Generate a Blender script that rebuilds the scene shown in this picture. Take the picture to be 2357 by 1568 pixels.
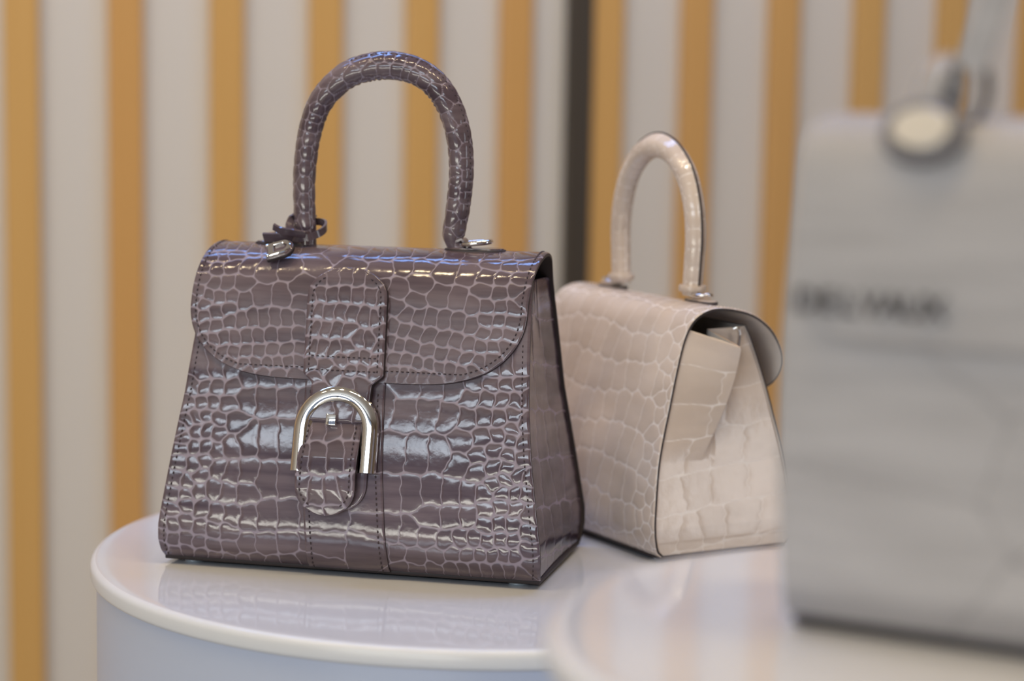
import bpy, bmesh, math, random
import numpy as np
from mathutils import Vector, Matrix

for o in list(bpy.data.objects):
    bpy.data.objects.remove(o, do_unlink=True)
SC = bpy.context.scene
COL = SC.collection
T = 0.95                       # height of the round display table above the floor

# ---------------------------------------------------------------- camera
cd = bpy.data.cameras.new('camera')
cam = bpy.data.objects.new('camera', cd); COL.objects.link(cam)
cd.sensor_width = 36.0
cd.lens = 5000.0 / 2357.0 * 36.0
cd.clip_start = 0.02
pitch, roll = math.radians(7.0), 0.0167
f_ = Vector((0, math.cos(pitch), -math.sin(pitch)))
u_ = Vector((0, math.sin(pitch), math.cos(pitch)))
r_ = Vector((1, 0, 0))
cx = r_ * math.cos(roll) + u_ * math.sin(roll)
cy = u_ * math.cos(roll) - r_ * math.sin(roll)
M3 = Matrix((cx, cy, -f_)).transposed()
cam.matrix_world = Matrix.Translation((0, 0, T + 0.3512)) @ M3.to_4x4()
cd.dof.use_dof = True
cd.dof.focus_distance = 1.485
cd.dof.aperture_fstop = 3.3
cd.dof.aperture_blades = 0
SC.camera = cam

# ---------------------------------------------------------------- world, lights, exposure
w = bpy.data.worlds.new('room_light'); SC.world = w; w.use_nodes = True
bg = w.node_tree.nodes['Background']
bg.inputs[0].default_value = (0.62, 0.74, 1.0, 1); bg.inputs[1].default_value = 0.3

def area(name, loc, target, sx, sy, col, power, disk=False):
    l = bpy.data.lights.new(name, 'AREA')
    l.shape = 'DISK' if disk else 'RECTANGLE'
    l.size = sx
    if not disk: l.size_y = sy
    l.color = col; l.energy = power
    o = bpy.data.objects.new(name, l); COL.objects.link(o)
    o.location = loc
    o.rotation_euler = (Vector(target) - Vector(loc)).to_track_quat('-Z', 'Y').to_euler()
    return o
# daylight through the shop window behind the photographer: sky above the houses, sunlit pavement below
area('window_daylight', (-2.25, -3.12, 2.62), (-2.25, 1.5, 2.62), 3.2, 0.72, (0.78, 0.89, 1.0), 50)
area('pavement_daylight', (-2.2, -3.12, 0.50), (-2.2, 1.5, 0.50), 3.7, 0.45, (1.0, 0.98, 0.88), 40)
# light added on the right as an unseen door, for fill and reflections
area('added_door_fill', (3.66, -0.1, 1.2), (0, 0.6, 1.1), 0.5, 1.9, (0.95, 0.97, 1.0), 8)
# cool strip luminaire on the ceiling just behind the table
area('ceiling_strip_light', (-0.1, 2.34, 3.36), (-0.1, 2.34, 0), 3.6, 0.22, (0.22, 0.43, 1.0), 27)
# row of warm halogen downlights on the ceiling
for i in range(8):
    area('ceiling_downlight', (-1.9 + 0.52 * i, 0.76 + 0.04 * (i % 3), 3.36), (-1.9 + 0.52 * i, 0.9, 0), 0.15, 0, (1.0, 0.78, 0.48), 3.6, True)
# unseen spotlight added to give the slatted wall a bright middle
def spot(name, loc, target, col, power, size, blend, rad):
    l = bpy.data.lights.new(name, 'SPOT'); l.color = col; l.energy = power; l.spot_size = math.radians(size); l.spot_blend = blend; l.shadow_soft_size = rad
    o = bpy.data.objects.new(name, l); COL.objects.link(o); o.location = loc
    o.rotation_euler = (Vector(target) - Vector(loc)).to_track_quat('-Z', 'Y').to_euler()
spot('added_wall_spot', (-0.1, 0.75, 3.3), (0.0, 3.1, 1.25), (1.0, 0.91, 0.79), 66, 70, 1.0, 0.05)

vs = SC.view_settings
vs.view_transform = 'Standard'; vs.look = 'None'; vs.gamma = 1.0; vs.use_curve_mapping = False
vs.exposure = 0.46
SC.display_settings.display_device = 'sRGB'

# ---------------------------------------------------------------- materials
MATS = {}
def srgb(r, g, b):
    f = lambda c: (c / 255 / 12.92) if c <= 10 else ((c / 255 + 0.055) / 1.055) ** 2.4
    return (f(r), f(g), f(b), 1)
def newmat(name):
    m = bpy.data.materials.new(name); m.use_nodes = True
    nt = m.node_tree; b = nt.nodes['Principled BSDF']
    MATS[name] = m
    return m, nt, b
def N(nt, t, **kw):
    n = nt.nodes.new(t)
    for k, v in kw.items(): setattr(n, k, v)
    return n
def plain(name, col, rough=0.5, metal=0.0, coat=0.0, spec=0.5, noise=0.04, nscale=60):
    m, nt, b = newmat(name)
    b.inputs['Metallic'].default_value = metal; b.inputs['Roughness'].default_value = rough
    b.inputs['Coat Weight'].default_value = coat; b.inputs['Coat Roughness'].default_value = 0.06
    b.inputs['Specular IOR Level'].default_value = spec
    tc = N(nt, 'ShaderNodeTexCoord'); nz = N(nt, 'ShaderNodeTexNoise')
    nz.inputs['Scale'].default_value = nscale; nz.inputs['Detail'].default_value = 3
    nt.links.new(tc.outputs['Object'], nz.inputs['Vector'])
    mx = N(nt, 'ShaderNodeMix', data_type='RGBA', blend_type='MIX')
    c2 = tuple(max(0, c * (1 - noise * 2.5)) for c in col[:3]) + (1,)
    mx.inputs['A'].default_value = c2; mx.inputs['B'].default_value = col
    nt.links.new(nz.outputs['Fac'], mx.inputs['Factor']); nt.links.new(mx.outputs['Result'], b.inputs['Base Color'])
    return m
def leather(name, scale_a, scale_b, groove, r_scale, r_groove, streak=(4, 4, 40), coat=0.25, vary=0.22):
    """scaly polished hide: colours come from the groove attribute that goes with the relief"""
    m, nt, b = newmat(name)
    L = nt.links.new
    at = N(nt, 'ShaderNodeAttribute', attribute_name='groove')
    cell = N(nt, 'ShaderNodeAttribute', attribute_name='cell')
    tc = N(nt, 'ShaderNodeTexCoord'); mp = N(nt, 'ShaderNodeMapping')
    mp.inputs['Scale'].default_value = streak
    L(tc.outputs['Object'], mp.inputs['Vector'])
    nz = N(nt, 'ShaderNodeTexNoise'); nz.inputs['Scale'].default_value = 2.6; nz.inputs['Detail'].default_value = 4
    L(mp.outputs['Vector'], nz.inputs['Vector'])
    rp = N(nt, 'ShaderNodeValToRGB'); rp.color_ramp.elements[0].position = 0.36; rp.color_ramp.elements[1].position = 0.62
    L(nz.outputs['Fac'], rp.inputs['Fac'])
    m1 = N(nt, 'ShaderNodeMix', data_type='RGBA'); m1.inputs['A'].default_value = scale_a; m1.inputs['B'].default_value = scale_b
    L(rp.outputs['Color'], m1.inputs['Factor'])
    # each scale takes the dye a little differently
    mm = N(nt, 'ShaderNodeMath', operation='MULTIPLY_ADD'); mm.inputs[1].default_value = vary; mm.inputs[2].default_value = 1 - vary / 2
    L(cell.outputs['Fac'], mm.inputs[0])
    m2 = N(nt, 'ShaderNodeMix', data_type='RGBA', blend_type='MULTIPLY'); m2.inputs['Factor'].default_value = 1
    L(m1.outputs['Result'], m2.inputs['A']); L(mm.outputs[0], m2.inputs['B'])
    m3 = N(nt, 'ShaderNodeMix', data_type='RGBA'); m3.inputs['B'].default_value = groove
    L(at.outputs['Fac'], m3.inputs['Factor']); L(m2.outputs['Result'], m3.inputs['A'])
    L(m3.outputs['Result'], b.inputs['Base Color'])
    rr = N(nt, 'ShaderNodeMapRange'); rr.inputs['To Min'].default_value = r_scale; rr.inputs['To Max'].default_value = r_groove
    L(at.outputs['Fac'], rr.inputs['Value']); L(rr.outputs['Result'], b.inputs['Roughness'])
    fz = N(nt, 'ShaderNodeTexNoise'); fz.inputs['Scale'].default_value = 900; fz.inputs['Detail'].default_value = 2
    L(tc.outputs['Object'], fz.inputs['Vector'])
    big = N(nt, 'ShaderNodeTexNoise'); big.inputs['Scale'].default_value = 130; big.inputs['Detail'].default_value = 2
    L(tc.outputs['Object'], big.inputs['Vector'])
    ad = N(nt, 'ShaderNodeMath', operation='MULTIPLY_ADD'); ad.inputs[1].default_value = 0.12
    L(fz.outputs['Fac'], ad.inputs[0]); L(big.outputs['Fac'], ad.inputs[2])
    bp = N(nt, 'ShaderNodeBump'); bp.inputs['Strength'].default_value = 0.13; bp.inputs['Distance'].default_value = 0.0012
    L(ad.outputs[0], bp.inputs['Height']); L(bp.outputs['Normal'], b.inputs['Normal'])
    b.inputs['Coat Weight'].default_value = coat; b.inputs['Coat Roughness'].default_value = 0.08
    return m

leather('grey_hide', srgb(80, 66, 74), srgb(110, 96, 101), srgb(150, 138, 150), 0.13, 0.60)
leather('grey_gusset_dark_reflect', srgb(58, 46, 58), srgb(94, 80, 90), srgb(142, 128, 144), 0.16, 0.42, streak=(4, 14, 40), vary=0.4)  # darker copy of the grey hide, dark reflections put into its colour
leather('beige_hide', srgb(204, 187, 173), srgb(215, 199, 186), srgb(234, 224, 217), 0.17, 0.38, streak=(6, 6, 14), vary=0.07)
leather('pale_grey_hide', srgb(172, 168, 167), srgb(184, 180, 179), srgb(146, 142, 142), 0.62, 0.7, vary=0.06, coat=0.0)
plain('dark_edge', srgb(52, 42, 42), 0.5)
plain('grey_edge', srgb(50, 41, 42), 0.5)
plain('grey_lining', srgb(60, 50, 47), 0.75)
plain('beige_lining', srgb(214, 203, 192), 0.6)
plain('tan_edge', srgb(226, 190, 150), 0.5)
plain('thread', srgb(66, 54, 58), 0.7)
plain('beige_thread', srgb(214, 200, 186), 0.7)
plain('steel', (0.80, 0.78, 0.75, 1), 0.06, metal=1.0, noise=0.01)
plain('brushed_steel', (0.62, 0.62, 0.62, 1), 0.38, metal=1.0, noise=0.01)
plain('mount_grey', srgb(120, 118, 122), 0.45)
plain('clear_plastic', srgb(190, 198, 200), 0.25)
plain('table_lacquer', srgb(226, 227, 230), 0.06, coat=0.25, noise=0.006, nscale=4)
plain('table_edge', srgb(232, 233, 234), 0.22, noise=0.01)
plain('plinth_paint', srgb(200, 208, 226), 0.3, noise=0.01, nscale=3)
plain('wall_paint', srgb(208, 200, 188), 0.55, noise=0.02, nscale=3)
plain('side_paint', srgb(196, 182, 164), 0.6, noise=0.02, nscale=3)
plain('dark_finish', srgb(66, 57, 46), 0.45)
plain('ceiling_paint', srgb(225, 220, 212), 0.7, noise=0.01)
plain('floor_stone', srgb(128, 118, 108), 0.35, noise=0.05, nscale=3)
plain('dark_letter', srgb(92, 87, 85), 0.25, metal=0.6)

def wood():
    m, nt, b = newmat('golden_wood'); L = nt.links.new
    tc = N(nt, 'ShaderNodeTexCoord'); mp = N(nt, 'ShaderNodeMapping'); mp.inputs['Scale'].default_value = (60, 60, 2.0)
    L(tc.outputs['Object'], mp.inputs['Vector'])
    oi = N(nt, 'ShaderNodeObjectInfo')
    nz = N(nt, 'ShaderNodeTexNoise'); nz.inputs['Scale'].default_value = 1.0; nz.inputs['Detail'].default_value = 5
    nz.noise_dimensions = '4D'
    ml = N(nt, 'ShaderNodeMath', operation='MULTIPLY'); ml.inputs[1].default_value = 37
    L(oi.outputs['Random'], ml.inputs[0]); L(ml.outputs[0], nz.inputs['W']); L(mp.outputs['Vector'], nz.inputs['Vector'])
    m1 = N(nt, 'ShaderNodeMix', data_type='RGBA'); m1.inputs['A'].default_value = srgb(196, 150, 80); m1.inputs['B'].default_value = srgb(208, 164, 96)
    L(nz.outputs['Fac'], m1.inputs['Factor'])
    m2 = N(nt, 'ShaderNodeMix', data_type='RGBA'); m2.inputs['B'].default_value = srgb(198, 146, 82)
    L(oi.outputs['Random'], m2.inputs['Factor']); L(m1.outputs['Result'], m2.inputs['A'])
    L(m2.outputs['Result'], b.inputs['Base Color']); b.inputs['Roughness'].default_value = 0.45
wood()
M = MATS

# ---------------------------------------------------------------- mesh helpers
def empty(name, loc=(0, 0, 0), rz=0.0, scale=1.0):
    o = bpy.data.objects.new(name, None); COL.objects.link(o)
    o.location = loc; o.rotation_euler = (0, 0, rz); o.scale = (scale,) * 3
    o.empty_display_size = 0.02
    return o
def tag(o, label=None, cat=None, group=None, kind=None):
    if label: o['label'] = label
    if cat: o['category'] = cat
    if group: o['group'] = group
    if kind: o['kind'] = kind
    return o
def link(name, me, mats, parent=None, smooth=True):
    for m in (mats if isinstance(mats, (list, tuple)) else [mats]): me.materials.append(M[m])
    o = bpy.data.objects.new(name, me); COL.objects.link(o)
    if parent: o.parent = parent
    if smooth and len(me.polygons):
        me.polygons.foreach_set('use_smooth', np.ones(len(me.polygons), bool))
    me.update()
    return o
def raw_mesh(name, V, quads, midx=None, attrs=None):
    me = bpy.data.meshes.new(name)
    V = np.ascontiguousarray(V, np.float32); F = np.ascontiguousarray(quads, np.int32)
    me.vertices.add(len(V)); me.vertices.foreach_set('co', V.ravel())
    me.loops.add(F.size); me.loops.foreach_set('vertex_index', F.ravel())
    me.polygons.add(len(F)); me.polygons.foreach_set('loop_start', np.arange(0, F.size, F.shape[1], dtype=np.int32))
    if midx is not None: me.polygons.foreach_set('material_index', np.ascontiguousarray(midx, np.int32))
    for k, a in (attrs or {}).items():
        at = me.attributes.new(k, 'FLOAT', 'POINT'); at.data.foreach_set('value', np.ascontiguousarray(a, np.float32))
    me.update(calc_edges=True); me.validate()
    return me
def bm_obj(name, bm, mats, parent=None, smooth=True, sharp=None):
    me = bpy.data.meshes.new(name); bm.normal_update(); bm.to_mesh(me); bm.free()
    o = link(name, me, mats, parent, smooth)
    if sharp is not None and smooth: me.set_sharp_from_angle(angle=math.radians(sharp))
    return o
def sm(a, b, x):
    t = np.clip((x - a) / (b - a), 0, 1); return t * t * (3 - 2 * t)
def spline(P, n=400):
    P = np.array(P, float); Q = np.vstack([2 * P[0] - P[1], P, 2 * P[-1] - P[-2]]); out = []
    m = max(4, n // (len(P) - 1))
    for i in range(1, len(Q) - 2):
        a, b, c, d = Q[i - 1], Q[i], Q[i + 1], Q[i + 2]
        t = np.linspace(0, 1, m, endpoint=False)[:, None]
        out.append(.5 * (2 * b + (c - a) * t + (2 * a - 5 * b + 4 * c - d) * t ** 2 + (3 * b - a - 3 * c + d) * t ** 3))
    out.append(Q[-2][None]); return np.vstack(out)
class Profile:
    """a bent sheet: profile curve in (y, z), extruded along x; s runs along the curve"""
    def __init__(self, P, side=1):
        self.c = spline(P); self.s = np.r_[0, np.cumsum(np.hypot(*np.diff(self.c, axis=0).T))]; self.L = self.s[-1]
        self.side = side
    def yz(self, s):
        s = np.asarray(s, float)
        y = np.interp(s, self.s, self.c[:, 0]); z = np.interp(s, self.s, self.c[:, 1])
        return y, z
    def nrm(self, s):
        e = 0.0012
        y0, z0 = self.yz(np.clip(s - e, 0, self.L)); y1, z1 = self.yz(np.clip(s + e, 0, self.L))
        ty, tz = y1 - y0, z1 - z0; l = np.hypot(ty, tz) + 1e-12
        return -tz / l * self.side, ty / l * self.side
    def at(self, x, s, off=0.0):
        y, z = self.yz(s); ny, nz = self.nrm(s)
        return np.stack([np.asarray(x, float) + 0 * y, y + ny * off, z + nz * off], -1)
    def normal(self, s):
        ny, nz = self.nrm(s); return np.stack([0 * ny, ny, nz], -1)

def scales(XY, seeds, rowbias=0.9, soft=0.0005, warp=0.0005):
    """relief of a scaly hide: distance to the nearest groove between neighbouring scales"""
    S = np.array(seeds, float)
    X = XY.copy()
    X[:, 0] += warp * (np.sin(XY[:, 1] * 410 + 1.3) + .6 * np.sin(XY[:, 0] * 530 + XY[:, 1] * 700))
    X[:, 1] += warp * (np.sin(XY[:, 0] * 380 + .4) + .6 * np.sin(XY[:, 1] * 610 - XY[:, 0] * 560))
    E = np.empty(len(X)); I = np.empty(len(X), int); K = min(8, len(S) - 1)
    for a in range(0, len(X), 20000):
        q = X[a:a + 20000]
        D = (q[:, :1] - S[None, :, 0]) ** 2 + (q[:, 1:] - S[None, :, 1]) ** 2
        ix = np.argpartition(D, K, axis=1)[:, :K + 1]
        d = np.take_along_axis(D, ix, 1); o = np.argsort(d, 1); ix = np.take_along_axis(ix, o, 1); d = np.take_along_axis(d, o, 1)
        s0 = S[ix[:, 0]][:, None]; sk = S[ix[:, 1:]]
        v = sk - s0; l = np.hypot(v[..., 0], v[..., 1]) + 1e-9
        e = (d[:, 1:] - d[:, :1]) / (2 * l)
        e = e / (1 + rowbias * np.abs(v[..., 1]) / l)
        mn = e.min(1, keepdims=True)
        sf = np.broadcast_to(soft(XY[a:a + 20000]) if callable(soft) else soft, (len(q),))
        E[a:a + 20000] = (mn[:, 0] - sf * np.log(np.exp(-(e - mn) / sf[:, None]).sum(1)))
        I[a:a + 20000] = ix[:, 0]
    rnd = np.random.default_rng(5).random(len(S))
    return E, rnd[I]
def relief(E, amp, L=0.0022, gw=0.0006):
    h = amp * (1 - np.exp(-np.clip(E, 0, None) / L))
    g = 1 - sm(-0.0001, gw, E)
    return h, g

def shell(name, parent, P, XY, seeds, amp, mats, thick=0.0024, L=0.0022, gw=0.0006, flip=False, bevel=0.0011, stride=8,
          rowbias=0.9, normals=None, soft=0.0005):
    """leather panel: fine outer grid with relief, dark cut edge, coarse inner lining"""
    n, m = P.shape[:2]
    if normals is None:
        gu = np.gradient(P, axis=0); gv = np.gradient(P, axis=1)
        nn = np.cross(gu, gv); nn /= np.linalg.norm(nn, axis=-1, keepdims=True) + 1e-12
        if flip: nn = -nn
    else: nn = normals
    if seeds is not None:
        E, C = scales(XY.reshape(-1, 2), seeds, rowbias=rowbias, soft=soft)
        A = amp(XY.reshape(-1, 2)) if callable(amp) else amp
        h, g = relief(E, A, L(XY.reshape(-1, 2)) if callable(L) else L, gw)
        h = h.reshape(n, m); g = g.reshape(n, m); C = C.reshape(n, m)
    else:
        h = np.zeros((n, m)); g = np.zeros((n, m)); C = np.full((n, m), .5)
    du = np.linalg.norm(np.diff(P, axis=1), axis=-1); dv = np.linalg.norm(np.diff(P, axis=0), axis=-1)
    cu = np.concatenate([np.zeros((n, 1)), np.cumsum(du, 1)], 1); cv = np.concatenate([np.zeros((1, m)), np.cumsum(dv, 0)], 0)
    db = np.minimum(np.minimum(cu, cu[:, -1:] - cu), np.minimum(cv, cv[-1:] - cv))
    fall = sm(0, bevel * 1.6, db)
    h = h * fall - bevel * .55 * (1 - np.sqrt(np.clip(1 - (1 - np.clip(db / bevel, 0, 1)) ** 2, 0, 1)))
    V0 = (P + nn * h[..., None]).reshape(-1, 3)
    idx = np.arange(n * m).reshape(n, m)
    def quads(ix, rev):
        q = np.stack([ix[:-1, :-1], ix[:-1, 1:], ix[1:, 1:], ix[1:, :-1]], -1).reshape(-1, 4)
        return q[:, ::-1] if rev else q
    # orientation: make the outer faces follow nn
    t = np.cross(P[n // 2, min(m // 2 + 1, m - 1)] - P[n // 2, m // 2], P[min(n // 2 + 1, n - 1), m // 2] - P[n // 2, m // 2])
    rev = np.dot(t, nn[n // 2, m // 2]) < 0
    Fo = quads(idx, rev)
    loop = np.r_[idx[0, :-1], idx[:-1, -1], idx[-1, :0:-1], idx[:0:-1, 0]]
    Pin = (P - nn * thick).reshape(-1, 3)
    k = len(loop); b0 = n * m
    Vs = np.vstack([V0[loop], Pin[loop]])
    j = np.arange(k); jn = (j + 1) % k
    Fs = np.stack([b0 + j, b0 + k + j, b0 + k + jn, b0 + jn], -1)
    if rev: Fs = Fs[:, ::-1]
    ri = np.unique(np.r_[np.arange(0, n, stride), n - 1]); ci = np.unique(np.r_[np.arange(0, m, stride), m - 1])
    Vi = Pin.reshape(n, m, 3)[np.ix_(ri, ci)].reshape(-1, 3); ii = b0 + 2 * k + np.arange(len(ri) * len(ci)).reshape(len(ri), len(ci))
    Fi = quads(ii, not rev)
    V = np.vstack([V0, Vs, Vi]); F = np.vstack([Fo, Fs, Fi])
    mi = np.r_[np.zeros(len(Fo)), np.ones(len(Fs)), np.full(len(Fi), 2)]
    z = np.zeros(len(Vs) + len(Vi))
    me = raw_mesh(name, V, F, mi, {'groove': np.r_[g.ravel(), z], 'cell': np.r_[C.ravel(), z + .5]})
    return link(name, me, mats, parent)

def sheet(name, parent, prof, s, hw, seeds, amp, mats, res, cx=None, off=0.0, **kw):
    """panel on a Profile: rows at arc lengths s, half width hw(s), centre line cx(s)"""
    s = np.asarray(s, float); H = hw(s); m = max(9, int(2 * H.max() / res))
    u = np.linspace(-1, 1, m)
    C = (cx(s) if cx else 0 * s)[:, None]
    X = C + u[None, :] * H[:, None]; SS = np.repeat(s[:, None], m, 1)
    O = (off(s)[:, None] if callable(off) else off)
    y, z = prof.yz(SS); ny, nz = prof.nrm(SS)
    P = np.stack([X, y + ny * O, z + nz * O], -1)
    nn = np.stack([0 * ny, ny, nz], -1)
    return shell(name, parent, P, np.stack([X, SS], -1), seeds, amp, mats, normals=nn, **kw)

def dashes(name, parent, PTS, NRM, mat='thread', dash=0.0022, gap=0.0016, wid=0.00075, hgt=0.0007):
    """row of stitches along one or more 3D lines, lying on the surface"""
    V, F = [], []
    for P, Nn in zip(PTS, NRM):
        d = np.r_[0, np.cumsum(np.linalg.norm(np.diff(P, axis=0), axis=1))]
        a = dash * .3
        while a + dash < d[-1]:
            q = [np.array([np.interp(t, d, P[:, i]) for i in range(3)]) for t in (a, a + dash)]
            nn = np.array([np.interp(a + dash / 2, d, Nn[:, i]) for i in range(3)]); nn /= np.linalg.norm(nn)
            t = q[1] - q[0]; sd = np.cross(t, nn); sd /= np.linalg.norm(sd) + 1e-9; sd *= wid / 2
            mid = (q[0] + q[1]) / 2
            b = len(V)
            V += [q[0] - sd * .6 - nn * hgt, q[0] + sd * .6 - nn * hgt, q[1] + sd * .6 - nn * hgt, q[1] - sd * .6 - nn * hgt,
                  mid - t * .32 - sd + nn * hgt, mid - t * .32 + sd + nn * hgt, mid + t * .32 + sd + nn * hgt, mid + t * .32 - sd + nn * hgt]
            F += [(b, b + 1, b + 5, b + 4), (b + 1, b + 2, b + 6, b + 5), (b + 2, b + 3, b + 7, b + 6), (b + 3, b, b + 4, b + 7), (b + 4, b + 5, b + 6, b + 7)]
            a += dash + gap
    return tag(link(name, raw_mesh(name, np.array(V), np.array(F)), mat, parent, smooth=False), kind='stuff')

def sweep(name, parent, path, section, mats, up=None, closed=False, smooth=True, scale=None, caps=True, sharp=None):
    """sweep a 2D section (list of (a,b)) along a 3D path; b axis follows `up`"""
    path = np.array(path, float); n = len(path)
    if closed: tg = np.roll(path, -1, 0) - np.roll(path, 1, 0)
    else: tg = np.gradient(path, axis=0)
    tg /= np.linalg.norm(tg, axis=1, keepdims=True)
    up = np.array(up if up is not None else (0, 0, 1), float)
    if up.ndim == 1: up = np.repeat(up[None], n, 0)
    sd = np.cross(tg, up); sd /= np.linalg.norm(sd, axis=1, keepdims=True) + 1e-12
    uu = np.cross(sd, tg)
    sec = np.array(section, float); k = len(sec)
    sc = np.ones(n) if scale is None else np.asarray(scale, float)
    V = path[:, None] + sc[:, None, None] * (sd[:, None] * sec[None, :, :1] + uu[:, None] * sec[None, :, 1:])
    V = V.reshape(-1, 3)
    bm = bmesh.new(); vs_ = [bm.verts.new(v) for v in V]
    rng = range(n) if closed else range(n - 1)
    for i in rng:
        for j in range(k):
            a, b = i * k + j, i * k + (j + 1) % k
            c, d = ((i + 1) % n) * k + (j + 1) % k, ((i + 1) % n) * k + j
            bm.faces.new((vs_[a], vs_[b], vs_[c], vs_[d]))
    if not closed and caps:
        bm.faces.new([vs_[j] for j in range(k)][::-1]); bm.faces.new([vs_[(n - 1) * k + j] for j in range(k)])
    bmesh.ops.recalc_face_normals(bm, faces=bm.faces)
    return bm_obj(name, bm, mats, parent, smooth, sharp)
def circ(r, n=12, ry=None):
    return [(r * math.cos(2 * math.pi * i / n), (ry or r) * math.sin(2 * math.pi * i / n)) for i in range(n)]
def lathe(name, parent, prof, mats, seg=64, loc=(0, 0, 0), sharp=35):
    bm = bmesh.new(); rings = []
    for r, z in prof:
        rings.append([bm.verts.new((loc[0] + r * math.cos(2 * math.pi * i / seg), loc[1] + r * math.sin(2 * math.pi * i / seg), loc[2] + z)) for i in range(seg)] if r > 1e-6 else [bm.verts.new((loc[0], loc[1], loc[2] + z))])
    for A, B in zip(rings, rings[1:]):
        for i in range(seg):
            j = (i + 1) % seg
            if len(A) == 1 and len(B) == 1: continue
            if len(A) == 1: bm.faces.new((A[0], B[i], B[j]))
            elif len(B) == 1: bm.faces.new((A[i], A[j], B[0]))
            else: bm.faces.new((A[i], A[j], B[j], B[i]))
    bmesh.ops.recalc_face_normals(bm, faces=bm.faces)
    return bm_obj(name, bm, mats, parent, True, sharp)
def box(name, parent, lo, hi, mats, bev=0.0, seg=2, mat4=None):
    bm = bmesh.new(); bmesh.ops.create_cube(bm, size=1)
    lo, hi = np.array(lo, float), np.array(hi, float)
    for v in bm.verts: v.co = Vector(((lo + hi) / 2 + np.array(v.co) * (hi - lo)).tolist())
    if bev: bmesh.ops.bevel(bm, geom=bm.edges[:], offset=bev, segments=seg, affect='EDGES', profile=0.5)
    if mat4 is not None: bmesh.ops.transform(bm, matrix=mat4, verts=bm.verts)
    return bm_obj(name, bm, mats, parent, bool(bev), 40)
def plate(name, parent, outline, hole, h, mats, mat4, bev=0.0):
    """extruded outline (list of 2D points), optional hole with the same point count"""
    bm = bmesh.new()
    def ring(pts, z): return [bm.verts.new((x, y, z)) for x, y in pts]
    def inset(pts, d):
        c = np.array(pts); t = np.roll(c, -1, 0) - np.roll(c, 1, 0); t /= np.linalg.norm(t, axis=1, keepdims=True) + 1e-12
        return (c + np.c_[-t[:, 1], t[:, 0]] * d).tolist()
    n = len(outline)
    o0, o1, o2 = ring(outline, 0), ring(outline, h - bev), ring(inset(outline, bev), h)
    def strip(A, B):
        for i in range(len(A)):
            j = (i + 1) % len(A); bm.faces.new((A[i], A[j], B[j], B[i]))
    strip(o0, o1); strip(o1, o2)
    if hole:
        i0, i1, i2 = ring(hole, 0), ring(hole, h - bev), ring(inset(hole, -bev), h)
        strip(i1, i0); strip(i2, i1); strip(o2, i2); strip(i0, o0)
    else:
        bm.faces.new(o2); bm.faces.new(o0[::-1])
    bmesh.ops.recalc_face_normals(bm, faces=bm.faces)
    bmesh.ops.transform(bm, matrix=mat4, verts=bm.verts)
    return bm_obj(name, bm, mats, parent, True, 30)

# ================================================================ the room
rnd = random.Random(7)
flo = box('floor', None, (-4.5, -3.2, -0.05), (5.0, 6.0, 0.0), 'floor_stone'); tag(flo, kind='structure')
cei = box('ceiling', None, (-4.5, -3.2, 3.4), (5.0, 6.0, 3.48), 'ceiling_paint'); tag(cei, kind='structure')
def wall_box(name, lo, hi): return tag(box(name, None, lo, hi, 'side_paint'), kind='structure')
wall_box('wall_left', (-4.5, -3.0, 0), (-4.4, 1.8, 3.4))
wr = empty('wall_right', (3.6, 0, 0)); tag(wr, kind='structure')
for lo, hi in (((0, -3.0, 0), (.1, -.95, 3.4)), ((0, .75, 0), (.1, 4.2, 3.4)), ((0, -.95, 2.3), (.1, .75, 3.4))): box('wall_section', wr, lo, hi, 'side_paint')
dr = empty('added_door_1', (3.6, -.1, 0)); tag(dr, kind='structure')  # unseen door, put in around the added light
for lo, hi in (((-.02, -.85, 0), (.08, -.78, 2.3)), ((-.02, .78, 0), (.08, .85, 2.3)), ((-.02, -.85, 2.23), (.08, .85, 2.3)), ((-.02, -.85, 0), (.08, .85, .1))): box('door_frame', dr, lo, hi, 'dark_finish', .004)
wf = empty('wall_front', (0, 0, 0)); tag(wf, kind='structure')
WX0, WX1, WZ0, WZ1 = -4.1, -0.3, 0.22, 3.32
for lo, hi in (((-4.5, -3.1, 0), (WX0, -3.0, 3.4)), ((WX1, -3.1, 0), (3.7, -3.0, 3.4)), ((WX0, -3.1, 0), (WX1, -3.0, WZ0)), ((WX0, -3.1, WZ1), (WX1, -3.0, 3.4))):
    box('wall_section', wf, lo, hi, 'side_paint')
win = empty('window_1', ((WX0 + WX1) / 2, -3.05, WZ0)); tag(win, kind='structure')
ww, wh = (WX1 - WX0) / 2, WZ1 - WZ0
for lo, hi in (((-ww, -.04, 0), (-ww + .06, .06, wh)), ((ww - .06, -.04, 0), (ww, .06, wh)), ((-ww, -.04, 0), (ww, .06, .06)), ((-ww, -.04, wh - .06), (ww, .06, wh))):
    box('window_frame', win, lo, hi, 'dark_finish', .004)
for z in (.60, 2.0): box('transom', win, (-ww, -.04, z), (ww, .06, z + .06), 'dark_finish', .004)
for x in (-ww / 3, ww / 3): box('mullion', win, (x - .03, -.03, .06), (x + .03, .05, wh - .06), 'dark_finish', .004)
WA = math.radians(17.0)
wall = empty('wall_back', (0, 3.1, 0), WA); tag(wall, kind='structure')
box('wall_panel', wall, (-4.65, 0.0, 0.0), (4.2, 0.06, 3.4), 'wall_paint')
PITCH = 0.13645; U0 = -0.714
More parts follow.
